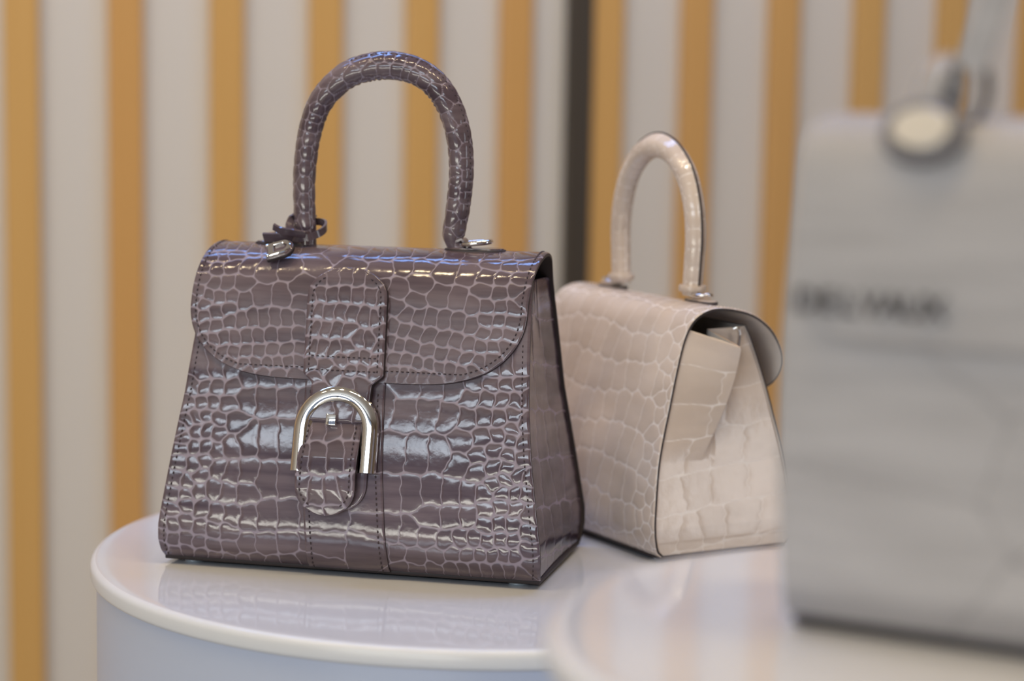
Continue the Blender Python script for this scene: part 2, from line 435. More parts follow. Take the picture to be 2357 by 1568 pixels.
# rounded batten, shared by every slat of the wall
def slat_mesh():
    w_, d_, h_ = 0.046, 0.020, 3.4
    pts = [(0, 0), (0, -d_ + .003), (.001, -d_ + .001), (.003, -d_), (w_ - .003, -d_), (w_ - .001, -d_ + .001), (w_, -d_ + .003), (w_, 0)]
    bm = bmesh.new()
    A = [bm.verts.new((x, y, 0)) for x, y in pts]; B = [bm.verts.new((x, y, h_)) for x, y in pts]
    for i in range(len(pts)):
        j = (i + 1) % len(pts); bm.faces.new((A[i], A[j], B[j], B[i]))
    bm.faces.new(A[::-1]); bm.faces.new(B); bmesh.ops.recalc_face_normals(bm, faces=bm.faces)
    me = bpy.data.meshes.new('slat'); bm.to_mesh(me); bm.free(); me.materials.append(M['golden_wood'])
    return me
SM = slat_mesh()
for k in range(-27, 34):
    o = bpy.data.objects.new('slat', SM); COL.objects.link(o); o.parent = wall
    o.location = (U0 + PITCH * (k - 1) + .004, 0, 0)
gx = U0 + PITCH * 6 - 0.034
box('dark_strip', wall, (gx, -0.024, 0), (gx + 0.036, 0.0, 3.4), 'dark_finish', 0.001)  # dark upright strip beside one slat

# ================================================================ the display tables
def round_table(name, loc, R, top_z, label, lip=0.0135):
    root = empty(name, (loc[0], loc[1], 0)); tag(root, label, 'table', 'round white display tables')
    r = lip * .38
    pr = [(0, top_z), (R - r * 2.2, top_z)]
    for i in range(0, 7):
        a = math.pi / 2 * i / 6; pr.append((R - r + r * math.sin(a), top_z - r + r * math.cos(a)))
    for i in range(0, 5):
        a = math.pi / 2 * i / 4; pr.append((R - r * .6 + r * .6 * math.cos(a), top_z - lip + r * .6 - r * .6 * math.sin(a)))
    pr += [(R - .006, top_z - lip), (0, top_z - lip)]
    t = lathe('table_top', root, pr, ['table_lacquer', 'table_edge'], 160)
    for p in t.data.polygons:
        z = p.center.z
        if z < top_z - 0.0004: p.material_index = 1
    Rb = R - 0.0045
    lathe('drum', root, [(0, top_z - lip - .0004), (Rb, top_z - lip - .0004), (Rb, 0.03), (Rb - .012, 0.028), (Rb - .012, 0.0), (0, 0.0)], 'plinth_paint', 160)
    return root
round_table('display_table', (-0.0183, 1.585), 0.2877, T, 'round white glossy table carrying the dark grey and the beige handbags')
round_table('display_table', (0.2027, 0.8997), 0.1874, T + 0.118, 'blurred round white table in the foreground carrying the pale grey bag')

# ================================================================ hides: scale layouts in 0.1 mm, (across, along the panel)
FRONT_SEEDS=[(-1141,1359),(-1031,1390),(-923,1400),(-1197,1267),(-1115,1272),(-1023,1270),(-899,1277),(-798,1349),(-660,1362),(-521,1369),(-392,1364),(-789,1210),(-650,1218),(-474,1226),(-347,1233),(-1231,1136),(-1112,1148),(-1048,1151),(-929,1156),(-1218,1014),(-1151,1052),(-1083,1072),(-977,1046),(-867,1027),(-1228,894),(-1141,951),(-1060,960),(-978,950),(-884,863),(-754,910),(-602,918),(-450,927),(-318,934),(-1239,817),(-1154,843),(-1061,843),(-984,825),(-1244,730),(-1150,714),(-1060,740),(-965,694),(-855,660),(-739,667),(-591,636),(-437,644),(-299,653),(-746,540),(-1269,606),(-1186,580),(-1086,637),(-989,550),(-875,528),(-1285,492),(-1192,493),(-1097,535),(-1296,389),(-1184,432),(-1068,403),(-959,379),(-840,378),(-716,365),(-582,374),(-412,384),(-264,393),(-1287,282),(-1178,299),(-1075,269),(-978,255),(-870,241),(-1281,171),(-1177,178),(-1085,163),(-978,147),(-854,140),(-728,165),(-588,175),(-411,204),(-262,220),(-1367,187),(-1376,106),(-1283,74),(-1188,83),(-1083,63),(-979,47),(-879,17),(-770,21),(-668,37),(-558,9),(-424,29),(-283,83),(-1358,294),(-1257,965),(562,1354),(723,1347),(386,1352),(859,1380),(982,1386),(1089,1391),(1179,1406),(1085,1493),(1165,1506),(973,1487),(214,1185),(383,1163),(548,1172),(700,1151),(846,1293),(960,1285),(1067,1290),(1159,1285),(1233,1309),(834,1138),(945,1158),(1057,1159),(1147,1183),(1238,1129),(1155,1085),(324,880),(490,878),(649,888),(806,981),(947,1018),(1058,1035),(1145,1015),(1228,999),(926,888),(1039,940),(1143,905),(1236,891),(797,827),(928,780),(1037,821),(1134,821),(1213,771),(1044,703),(1129,733),(1285,746),(320,590),(465,599),(614,617),(752,620),(870,627),(982,630),(1118,647),(1204,653),(1275,657),(1103,553),(1210,545),(1297,512),(612,448),(756,458),(883,470),(998,522),(1002,423),(1099,429),(1195,431),(1288,382),(333,331),(458,319),(597,308),(726,287),(834,308),(931,315),(1022,307),(1119,322),(1204,328),(364,178),(518,157),(664,178),(773,202),(880,205),(972,211),(1054,217),(1135,222),(1211,228),(1292,264),(384,60),(508,57),(635,71),(761,84),(844,91),(926,98),(1009,104),(1090,100),(1172,106),(1252,88),(1326,153),(280,173)]
FLAP_SEEDS=[(-1234,2721),(-1153,2696),(-1067,2689),(-976,2692),(-887,2694),(-808,2665),(-629,2671),(-459,2653),(-1174,2826),(-1094,2810),(-1016,2787),(-1208,2901),(-1116,2916),(-1006,2892),(-881,2896),(-753,2920),(-566,2893),(-389,2833),(-1208,2993),(-1112,3037),(-1021,3029),(-903,3024),(-1224,3090),(-1144,3125),(-1069,3130),(-967,3131),(-878,3144),(-750,3113),(-593,3115),(-465,3033),(-450,3152),(-1254,3168),(-1172,3186),(-1069,3241),(-984,3216),(-1247,3261),(-1170,3275),(-1222,3362),(-1151,3359),(-1065,3343),(-963,3313),(-877,3301),(-791,3284),(-714,3277),(-627,3270),(-541,3265),(-446,3261),(-344,3253),(-1157,3453),(-1071,3441),(-994,3424),(-911,3416),(-825,3408),(-738,3400),(-644,3392),(-541,3383),(-433,3377),(-331,3365),(-1089,3509),(-988,3538),(-906,3530),(-816,3522),(-716,3513),(-622,3505),(-515,3491),(-413,3477),(-311,3465),(-929,3598),(-823,3606),(-737,3602),(-651,3594),(-574,3586),(-497,3578),(-411,3569),(-326,3561),(-782,3659),(-678,3662),(-557,3660),(-428,3658),(-124,2853),(-263,2720),(-98,2688),(-199,3014),(-31,2989),(-185,3132),(-14,3125),(17,2699),(121,2700),(219,2681),(356,2679),(461,2719),(592,2700),(744,2696),(878,2694),(975,2676),(1073,2665),(112,2873),(264,2823),(399,2816),(578,2861),(748,2874),(897,2777),(1033,2806),(1134,2789),(879,2902),(997,2910),(1112,2901),(109,3009),(256,3029),(402,2980),(868,3013),(986,3025),(1091,2994),(391,3100),(553,3077),(697,3092),(804,3116),(905,3120),(1005,3124),(1088,3129),(1156,3060),(244,3148),(343,3211),(424,3215),(513,3224),(606,3228),(708,3240),(810,3265),(914,3223),(1005,3219),(1088,3224),(238,3298),(320,3316),(411,3332),(509,3349),(615,3365),(709,3380),(802,3397),(890,3409),(977,3406),(1063,3401),(898,3310),(989,3315),(1072,3319),(244,3398),(297,3416),(391,3428),(511,3456),(609,3472),(702,3484),(795,3496),(892,3508),(964,3488),(279,3525),(368,3533),(453,3545),(530,3558),(606,3571),(682,3580),(767,3592),(841,3584),(284,3615),(351,3620),(419,3625),(495,3630),(579,3633),(142,3152),(154,3260),(162,3344),(171,3426),(181,3525),(191,3616)]
TAB_SEEDS=[(-306,2991),(-222,2975),(-120,2966),(-25,2967),(62,2981),(-364,3106),(-293,3090),(-207,3091),(-112,3087),(-18,3087),(81,3091),(163,3101),(-365,3215),(-295,3221),(-218,3218),(-132,3219),(-46,3223),(45,3240),(131,3245),(187,3217),(-362,3325),(-308,3339),(-227,3336),(-149,3345),(-59,3345),(16,3408),(105,3404),(180,3351),(-355,3458),(-315,3474),(-237,3474),(-151,3482),(-59,3458),(182,3450),(-321,3607),(-209,3610),(-79,3553),(6,3550),(82,3546),(160,3559),(218,3548),(-270,3687),(-127,3664),(-12,3617),(64,3617),(157,3617),(-237,3760),(-36,3725),(74,3720)]
TONGUE_SEEDS=[(-315,1017),(-207,1022),(-107,1028),(15,1042),(84,1038),(-361,1015),(-306,818),(-198,824),(-53,840),(53,853),(-360,816),(-300,576),(-198,559),(-68,567),(38,603),(114,614),(-61,428),(-191,421),(-218,1141),(-80,1148)]

def mm(a): return [(x * 1e-4, y * 1e-4) for x, y in a]

FRONT = [(-.068, .005), (-.0745, .012), (-.0775, .028), (-.0755, .05), (-.069, .09), (-.058, .13), (-.0468, .165), (-.0355, .195), (-.029, .208)]
BACK = [(.068, .005), (.0745, .012), (.0775, .028), (.0755, .05), (.069, .09), (.058, .13), (.049, .165), (.041, .192), (.033, .210), (.022, .2205)]
FLAP_SHUT = [(.008, .2255), (-.006, .2255), (-.02, .2215), (-.0315, .212), (-.0395, .197), (-.048, .172), (-.057, .145), (-.062, .1285)]
FLAP_OPEN = [(.006, .2248), (-.015, .2228), (-.036, .2165), (-.054, .204), (-.066, .187), (-.0722, .168), (-.072, .15), (-.068, .136)]
HWZ = np.array([(.005, .138), (.0185, .1395), (.03, .139), (.05, .136), (.09, .130), (.123, .1257), (.15, .1238), (.193, .1208), (.214, .120), (.24, .120)])
def hwz(z): return np.interp(z, HWZ[:, 0], HWZ[:, 1])

def grid_seeds(x0, x1, s0, s1, px, ps, seed, jit=0.16, stagger=True, edge=0.0, epx=0.013, eps=0.016):
    """rows of broad belly scales with a border of small round ones"""
    r = random.Random(seed); out = []
    k = 0; s = s0 + ps / 2
    while s < s1 + ps * .5:
        a, b = x0 + edge, x1 - edge
        n = max(1, round((b - a) / px)); o = r.uniform(-.3, .3) * px if stagger else 0
        for i in range(n + (1 if edge == 0 else 0)):
            x = a + (i + .5) * (b - a) / n + o
            if x0 - px < x < x1 + px:
                out.append((x + r.uniform(-jit, jit) * px, s + r.uniform(-jit, jit) * ps * .25 + .004 * math.sin(x * 40 + k)))
        s += ps; k += 1
    if edge:
        for sgn, xe in ((1, x0), (-1, x1)):
            for c in range(int(edge / epx) + 1):
                s = s0 + (c % 2) * eps / 2
                while s < s1 + eps:
                    out.append((xe + sgn * (c + .3) * epx + r.uniform(-.2, .2) * epx, s + r.uniform(-.2, .2) * eps)); s += eps
    return out

def gusset(parent, sgn, hide, edge_m, lining, style, seed, res=0.0008):
    """side wall of the bag between front and back panel"""
    fp, bp = Profile(FRONT, 1), Profile(BACK, -1)
    z = np.arange(.0062, .2061, res * 1.2); n = len(z)
    yf = np.interp(z, fp.c[:, 1], fp.c[:, 0]) + .0026; yb = np.interp(z, bp.c[:, 1], bp.c[:, 0]) - .0026
    xe = hwz(np.clip(z, .017, None)) - .0024
    m = int(.155 / res); t = np.linspace(0, 1, m)
    P = np.zeros((n, m, 3)); XY = np.zeros((n, m, 2))
    for i in range(n):
        a = sm(.080, .19, z[i]); zd = 0 * t
        if style == 'pleat':      # the side folds out over itself towards the top
            lin = float(np.clip((z[i] - .088) / .115, 0, 1))
            q = np.array([(0, 0), (.33 + .36 * lin, .024 * lin), (.46 - .03 * lin, -.007 * lin), (1, 0)])
            dev = np.array([0, .40, .56, 1.0])
            zd = -.015 * lin * np.interp(t, [0, .40, .56, 1.0], [0, 1, .1, 0])
        else:
            q = np.array([(0, 0), (.35, -.0010 - .0022 * a), (.65, -.0012 - .003 * a), (1, 0)]); dev = np.array([0, .35, .65, 1.0])
        yy = np.interp(t, dev, q[:, 0]); xx = np.interp(t, dev, q[:, 1])
        k = 5 if style == 'pleat' else 21
        ker = np.ones(k) / k; h = k // 2
        yy = np.r_[yy[:h], np.convolve(yy, ker, 'valid'), yy[-h:]]; xx = np.r_[xx[:h], np.convolve(xx, ker, 'valid'), xx[-h:]]
        if style == 'pleat': P[i, :, 1] = yb[i] + yy * (yf[i] - yb[i])
        else: P[i, :, 1] = yf[i] + yy * (yb[i] - yf[i])
        P[i, :, 0] = sgn * (xe[i] + xx); P[i, :, 2] = z[i] + zd
        XY[i, :, 0] = (t - .5) * .055 * (1 + .35 * (1 - z[i] / .2)); XY[i, :, 1] = z[i] + .16 * (t - .5) * (.12 if style != 'pleat' else -.08)
    S = []
    r = random.Random(seed)
    for k in range(8):
        s = -.004 + .0335 * k; ncol = (5, 5, 4, 4, 3, 3, 2, 2)[k]
        wd = .055 * (1 + .35 * (1 - min(1, s / .2)))
        for c in range(ncol):
            S.append((-wd / 2 + (c + .5) * wd / ncol + r.uniform(-.0012, .0012), s + .0015 * r.uniform(-1, 1)))
    return shell('gusset', parent, P, XY, S, .00022, [hide, edge_m, lining], flip=((sgn > 0) != (style == 'pleat')), thick=.0016, gw=.00036, L=.0018, stride=4, rowbias=1.6)

def tube_hide(name, parent, path, rad, hide, seed, fin=0.22, finw=0.33, amp=.00055, res=.0007, pr=.0105, nar=5, outer_up=None):
    """padded leather handle: swept round section with scale relief and a sewn ridge on its outer side"""
    path = spline(path, 400); d = np.r_[0, np.cumsum(np.linalg.norm(np.diff(path, axis=0), axis=1))]; Lh = d[-1]
    n = int(Lh / res); tt = np.linspace(0, Lh, n)
    C = np.stack([np.interp(tt, d, path[:, i]) for i in range(3)], -1)
    for _ in range(6): C[1:-1] = (C[:-2] + C[1:-1] * 2 + C[2:]) / 4
    R = np.interp(tt / Lh, [a for a, _ in rad], [b for _, b in rad])
    tg = np.gradient(C, axis=0); tg /= np.linalg.norm(tg, axis=1, keepdims=True)
    side = np.array((0, 1.0, 0)); out = np.cross(side, tg); out /= np.linalg.norm(out, axis=1, keepdims=True)
    cen = C.mean(0)
    if np.dot(out[n // 2], C[n // 2] - cen) < 0: out = -out
    ss = np.cross(tg, out)
    m = 80; th = np.linspace(0, 2 * math.pi, m, endpoint=False)
    f = 1 + fin * np.exp(-(np.minimum(th, 2 * math.pi - th) / finw) ** 2)
    dirs = out[:, None] * np.cos(th)[None, :, None] + ss[:, None] * np.sin(th)[None, :, None]
    P = C[:, None] + dirs * (R[:, None] * f[None])[..., None]
    r0 = R.mean(); r = random.Random(seed); S = []
    k = 0; x = 0
    while x < Lh + pr:
        for c in range(-1, nar + 1):
            S.append((x + r.uniform(-.18, .18) * pr + (pr / 2 if c % 2 else 0), (c + .5) * 2 * math.pi * r0 / nar + r.uniform(-.1, .1) * .008))
        x += pr * (1 + .35 * math.sin(k * .7)); k += 1
    XY = np.stack([np.repeat(tt[:, None], m, 1), np.repeat(th[None] * r0, n, 0)], -1)
    E, Cc = scales(XY.reshape(-1, 2), S, rowbias=0.0, warp=.0003)
    h, g = relief(E, amp, .0018, .00045)
    # gathers on the inner side of the bend
    curv = np.linalg.norm(np.gradient(tg, axis=0), axis=1) / (Lh / n)
    wr = np.clip(-np.cos(th), 0, 1)[None] ** 2 * sm(8, 16, curv)[:, None] * (.0004 * np.sin(tt / .0052 * 2 * math.pi + 2.2 * np.sin(tt * 210)) * (.6 + .4 * np.sin(tt * 95)))[:, None]
    P = P + dirs * (h.reshape(n, m) + wr)[..., None]
    idx = np.arange(n * m).reshape(n, m); i2 = np.roll(idx, -1, 1)
    F = np.stack([idx[:-1], idx[1:], i2[1:], i2[:-1]], -1).reshape(-1, 4)
    V = np.vstack([P.reshape(-1, 3), C[:1], C[-1:]])
    nv = np.cross(P[n // 2, 1] - P[n // 2, 0], P[n // 2 + 1, 0] - P[n // 2, 0])
    if np.dot(nv, dirs[n // 2, 0]) > 0: F = F[:, ::-1]
    me = raw_mesh(name, V, F, None, {'groove': np.r_[g, 0, 0], 'cell': np.r_[Cc, .5, .5]})
    o = link(name, me, [hide], parent)
    edge = C + out * (R * (1 + fin) + .0001)[:, None]
    return o, C, out, R, edge

def flap_hw(s, smid, s_end):
    """half width of the back panel and flap: straight sides, large rounded front corners"""
    t = np.clip((s_end - s) / .052, 0, 1)
    return .030 + .0935 * np.clip(1 - (1 - t) ** 2, 0, 1) ** .31

def handbag(root, hide, gus_hide, edge_m, lining, thread, opened, front_seeds, flap_seeds, fine_front, fine_back, pleat, seed):
    fp = Profile(FRONT, 1)
    bf = Profile(BACK + (FLAP_OPEN if opened else FLAP_SHUT), -1)
    sides = lambda XY: .00024 + np.where(XY[:, 0] > 0, .00058, .00034) * sm(.045, .115, np.abs(XY[:, 0]))
    flapamp = lambda XY: .00022 + .00024 * sm(.05, .12, np.abs(XY[:, 0]))
    # front panel
    s = np.arange(0, fp.L, fine_front); s = np.r_[s, fp.L]
    fr = sheet('front_panel', root, fp, s, lambda q: hwz(fp.yz(q)[1]), front_seeds, sides, [hide, edge_m, lining], fine_front, gw=.00055, L=lambda q: .0012 + .0009 * sm(.045, .11, np.abs(q[:, 0])), soft=lambda q: .0004 + .0002 * sm(.06, .11, np.abs(q[:, 0])))
    q = np.linspace(.003, .17, 160)
    L_, N_ = [], []
    for sg in (-1, 1):
        L_.append(fp.at(sg * (hwz(fp.yz(q)[1]) - .0048), q, .0004)); N_.append(fp.normal(q))
    dashes('stitching', fr, L_, N_, thread)
    # back panel running over the top into the flap
    i0 = int(np.argmax(bf.c[:, 1])); smid = bf.s[i0]; s_end = bf.L if opened else .3692
    sa = np.arange(0, smid - .02, fine_back); sb = np.arange(smid - .02, s_end, fine_front if not opened else fine_back)
    s = np.unique(np.r_[sa, sb, s_end - .004 * np.linspace(0, 1, 30) ** 2.2])
    def hw(t):
        y, z = bf.yz(t); back = np.minimum(hwz(z), .2)
        fl = flap_hw(t, smid, s_end)
        k = sm(smid - .05, smid - .005, t)
        return back * (1 - k) + fl * k if not False else fl
    fl = sheet('flap_and_back', root, bf, s, hw, flap_seeds, flapamp if not opened else .0005, [hide, edge_m, lining], fine_front if not opened else fine_back,
               cx=(lambda t: -.004 * sm(smid + .01, smid + .06, t)) if not opened else None, gw=.0005 if not opened else .0007, L=.0013, thick=.0026)
    # stitch line just inside the flap edge
    e = np.r_[np.linspace(smid - .02, s_end - .004, 400)]
    xr = hw(np.clip(e + .0, 0, s_end))
    line = np.c_[xr, e]; line = np.vstack([line, np.c_[np.linspace(line[-1, 0], 0, 60)[1:], np.full(59, s_end - .004)]])
    tg = np.gradient(line, axis=0); tg /= np.linalg.norm(tg, axis=1, keepdims=True) + 1e-12
    ins = line + np.c_[-tg[:, 1], tg[:, 0]] * .0042
    ins = ins[ins[:, 1] < s_end - .0037]
    L_, N_ = [], []
    for sg in (-1, 1):
        L_.append(bf.at(sg * ins[:, 0] - (0 if opened else .004) * sm(smid + .01, smid + .06, ins[:, 1]), ins[:, 1], .0004)); N_.append(bf.normal(ins[:, 1]))
    dashes('stitching', fl, L_, N_, thread)
    # sides, base and feet
    for sg in (-1, 1):
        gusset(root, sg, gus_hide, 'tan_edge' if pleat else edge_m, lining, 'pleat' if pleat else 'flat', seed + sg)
    b = box('base', root, (-.1375, -.0685, .0028), (.1375, .0685, .0062), edge_m, .0008)
    for sx in (-1, 1):
        for sy in (-1, 1):
            lathe('foot', root, [(0, 0), (.0062, 0), (.0072, .0008), (.0068, .0022), (.0052, .0030), (0, .0030)], 'clear_plastic', 20, (sx * .1195, sy * .0565, 0))
    return fp, bf, smid, s_end, fr, fl

def handle_mount(root, x, sgn, z, hide, edge_m, y=0.0):
    """leather tab with a steel ring on the ridge of the bag"""
    n = 28; pts = []
    for i in range(n):
        a = 2 * math.pi * i / n
        c, s = math.cos(a), math.sin(a)
        pts.append((sgn * .016 + .0225 * np.sign(c) * abs(c) ** .75, .0085 * np.sign(s) * abs(s) ** .8))
    m4 = Matrix.Translation((x, y, z - .0006))
    t = plate('handle_tab', root, pts, None, .0024, [edge_m], m4, .0005)
    up = [(p[0] * .93 + sgn * .0011, p[1] * .9) for p in pts]
    plate('tab_leather', t, up, None, .0009, [hide], Matrix.Translation((x, y, z + .0018)), .0004)
    k = 40; pth = [(x + sgn * .0165 + .0105 * math.cos(2 * math.pi * i / k), y + .0085 * math.sin(2 * math.pi * i / k), z + .0062 + .0012 * math.cos(2 * math.pi * i / k) * sgn) for i in range(k)]
    sweep('ring', root, pth, circ(.0019, 12), 'steel', closed=True)
    # folded leather keeper through the ring
    kp = spline([(x + sgn * -.004, y, z + .0105), (x + sgn * .002, y, z + .0070), (x + sgn * .007, y, z + .0085), (x + sgn * .0095, y, z + .0055), (x + sgn * .012, y, z + .0032)], 40)
    sweep('keeper', root, kp, [(-.0058, -.0008), (.0058, -.0008), (.0058, .0008), (-.0058, .0008)], [hide], up=(0, 0, 1), sharp=30)

# ================================================================ the dark grey handbag
grey = empty('handbag', (-0.09624, 1.55893, T), math.radians(-13.322))
tag(grey, 'dark grey crocodile leather handbag with chrome buckle, in sharp focus at the front', 'handbag', 'leather handbags')
FS, LS = mm(FRONT_SEEDS), mm(FLAP_SEEDS)
back_seeds = grid_seeds(-.14, .14, 0.0, .235, .03, .032, 3, edge=.04)
fp, bf, smid, s_end, g_front, g_flap = handbag(grey, 'grey_hide', 'grey_gusset_dark_reflect', 'grey_edge', 'grey_lining', 'thread', False,
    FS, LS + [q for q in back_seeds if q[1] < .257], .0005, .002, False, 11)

# raised band down the middle of the front
bl = lambda s: np.interp(s, [0, .02, .07, .128, .15], [-.0285, -.0285, -.0325, -.0357, -.0365])
br = lambda s: np.interp(s, [0, .012, .07, .125, .15], [.0312, .0309, .0256, .0228, .0220])
s = np.r_[np.arange(.0015, .15, .0006), .15]
bd = sheet('centre_band', grey, fp, s, lambda q: (br(q) - bl(q)) / 2, FS, .0003, ['grey_hide', 'dark_edge', 'grey_lining'], .0006,
           cx=lambda q: (br(q) + bl(q)) / 2, off=.0019, thick=.0018, gw=.0005)
q = np.linspace(.003, .132, 140)
dashes('stitching', bd, [fp.at(bl(q) + .0045, q, .0023), fp.at(br(q) - .0045, q, .0023)], [fp.normal(q)] * 2)

# stitched tab over the flap, narrowing into the buckle
TABP = Profile(BACK + FLAP_SHUT + [(-.0658, .115), (-.068, .105)], -1)
S0, S1, S2 = .2895, .3655, .3990
def tab_hw(q):
    a = q - S0
    top = np.where(a < .022, .0292 * np.sqrt(np.clip(1 - ((.022 - np.clip(a, 0, .022)) / .022) ** 2.4, 0.004, 1)), .0292)
    k = sm(S1 - .001, S1 + .0075, q)
    return top * (1 - k) + .0218 * k
tab_cx = lambda q: np.interp(q, [S0, .31, .366, S2], [-.0105, -.0097, -.0068, -.0085])
s = np.r_[S0 + .0004 * np.arange(12) ** 1.5 / 6, np.arange(S0 + .004, S2, .0006), S2]
s = np.unique(s)
tab = sheet('flap_tab', grey, TABP, s, tab_hw, mm(TAB_SEEDS), .0006, ['grey_hide', 'dark_edge', 'grey_lining'], .00055, cx=tab_cx, off=.0052, thick=.0050, bevel=.0014, gw=.0005, L=.0017)
q = np.linspace(S0 + .004, S1 - .001, 180)
hwq = tab_hw(q)
tl = np.c_[hwq, q]; tg = np.gradient(tl, axis=0); tg /= np.linalg.norm(tg, axis=1, keepdims=True)
ins = tl + np.c_[-tg[:, 1], tg[:, 0]] * .0042
L_ = [TABP.at(tab_cx(ins[:, 1]) + sg * np.clip(ins[:, 0], 0, 1), ins[:, 1], .0056) for sg in (-1, 1)]
N_ = [TABP.normal(ins[:, 1])] * 2
for sx in (S0 + .0640, S0 + .0735):
    xx = np.linspace(-.0245, .0245, 50); ss = np.full(50, sx)
    L_.append(TABP.at(tab_cx(ss) + xx, ss, .0056)); N_.append(TABP.normal(ss))
dashes('stitching', tab, L_, N_)

# chrome horseshoe buckle
def panel_frame(s0):
    y, z = fp.yz(s0); ny, nz = fp.nrm(s0); ty, tz = (nz, -ny)
    if tz < 0: ty, tz = -ty, -tz
    return np.array((0, float(y), float(z))), np.array((0, float(ty), float(tz))), np.array((0, float(ny), float(nz)))
BO, BT, BN = panel_frame(.1009)
def onb(x, v, n): return BO + np.array((x, 0, 0)) + BT * v + BN * n
BX, BR = -.0084, .0243
arch = [onb(BX - BR, v, .0062) for v in np.linspace(-.030, -.001, 10)]
arch += [onb(BX - BR * math.cos(a), BR * math.sin(a), .0062) for a in np.linspace(0, math.pi, 49)]
arch += [onb(BX + BR, v, .0062) for v in np.linspace(-.001, -.0290, 10)]
secb = [(-.0052, -.0022), (.0046, -.0022), (.0052, -.0014), (.0053, .0004), (.0047, .0018), (.0034, .0030), (.0016, .0037), (-.0006, .0038), (-.0024, .0034), (-.0033, .0028),
        (-.0036, .0020), (-.0048, .0008), (-.0052, -.0004)]
upv = np.repeat(BN[None], len(arch), 0)
# section axis a points to the inside of the bend for this direction of travel: flip so the bevel faces inwards
buckle = sweep('buckle', grey, arch, [(-a * 1.27, b * 1.15) for a, b in secb][::-1], 'steel', up=upv, sharp=24)
tag(buckle, 'polished chrome horseshoe buckle')
bar = [onb(BX + x, .0108, .0070) for x in np.linspace(-.0215, .0215, 6)]
sweep('bar', buckle, bar, circ(.0012, 10), 'steel', up=upv[:6])
m4 = Matrix(((1, 0, 0), tuple(BT), tuple(BN))).transposed().to_4x4(); m4.translation = Vector(onb(BX - .003, .0065, .0095))
box('pin', buckle, (-.0037, -.0038, -.0035), (.0037, .0038, .0022), 'steel', .0006, mat4=m4)

# loose rounded end of the strap hanging over the buckle
TS0, TS1 = .0420, .1135
def tong_hw(q):
    a = q - TS0
    return np.where(a < .021, .0218 * np.sqrt(np.clip(1 - ((.021 - np.clip(a, 0, .021)) / .021) ** 2.3, .004, 1)), np.interp(q, [TS0 + .021, .085, TS1], [.0218, .0215, .0203]))
s = np.unique(np.r_[TS0 + .0004 * np.arange(12) ** 1.5 / 6, np.arange(TS0 + .004, TS1, .0006), TS1])
tcx = lambda q: np.interp(q, [TS0, .07, TS1], [-.0125, -.0128, -.0100])
toff = lambda q: np.interp(q, [TS0, .06, .082, .097, TS1], [.0095, .0118, .0120, .0088, .0048])
un = sheet('strap_underlay', grey, fp, np.unique(np.r_[.0455 + .0004 * np.arange(12) ** 1.5 / 6, np.arange(.0495, .11, .0012), .11]),
           lambda q: np.where(q < .0655, .0205 * np.sqrt(np.clip(1 - ((.0655 - np.clip(q, .0455, .0655)) / .02) ** 2.3, .004, 1)), .0205), mm(TONGUE_SEEDS), .0004,
           ['grey_hide', 'dark_edge', 'grey_lining'], .001, cx=lambda q: 0 * q - .0052, off=.0046, thick=.0018, stride=4)
tong = sheet('strap_tongue', grey, fp, s, tong_hw, mm(TONGUE_SEEDS), .0006, ['grey_hide', 'dark_edge', 'grey_lining'], .0006, cx=tcx, off=toff, thick=.0026, gw=.0006)
q = np.linspace(TS0 + .0035, TS1 - .002, 160)
tl = np.c_[tong_hw(q), q]; tg = np.gradient(tl, axis=0); tg /= np.linalg.norm(tg, axis=1, keepdims=True)
ins = tl + np.c_[-tg[:, 1], tg[:, 0]] * .0038
L_ = [np.stack([fp.at(tcx(b_) + sg * max(a_, 0), b_, toff(b_) + .0006) for a_, b_ in ins]) for sg in (-1, 1)]
dashes('stitching', tong, L_, [fp.normal(ins[:, 1])] * 2)

# handle
HP = [(-.0556, 0, .2262), (-.0557, 0, .2345), (-.0568, 0, .2614), (-.0562, 0, .2834), (-.0524, 0, .3084), (-.044, 0, .3297), (-.0284, 0, .3455), (-.0139, 0, .3522), (.0039, 0, .3550),
      (.0232, 0, .3522), (.0393, 0, .3426), (.0507, 0, .326), (.0574, 0, .3047), (.0593, 0, .2802), (.0571, 0, .2554), (.0544, 0, .2380), (.0552, 0, .2318), (.0582, 0, .2280), (.0640, 0, .2272)]
hd, C_, out_, R_, edge_ = tube_hide('handle', grey, HP, [(0, .0070), (.12, .0072), (.3, .0080), (.5, .0092), (.7, .0082), (.88, .0078), (.95, .0072), (.975, .0058), (1, .0040)], 'grey_hide', 4, fin=.20, finw=.30)
n_ = len(C_)
sl = slice(int(n_ * .42), int(n_ * .93), 4)
side_ = np.cross(np.gradient(C_, axis=0), out_); side_ /= np.linalg.norm(side_, axis=1, keepdims=True)
if side_[n_ // 2, 1] > 0: side_ = -side_
sp = C_ + out_ * (R_ * .98)[:, None] + side_ * (R_ * .36)[:, None]
dashes('stitching', hd, [sp[sl]], [(side_ + out_)[sl]])
handle_mount(grey, .0550, 1, .2252, 'grey_hide', 'dark_edge')
handle_mount(grey, -.0556, -1, .2252, 'grey_hide', 'dark_edge')

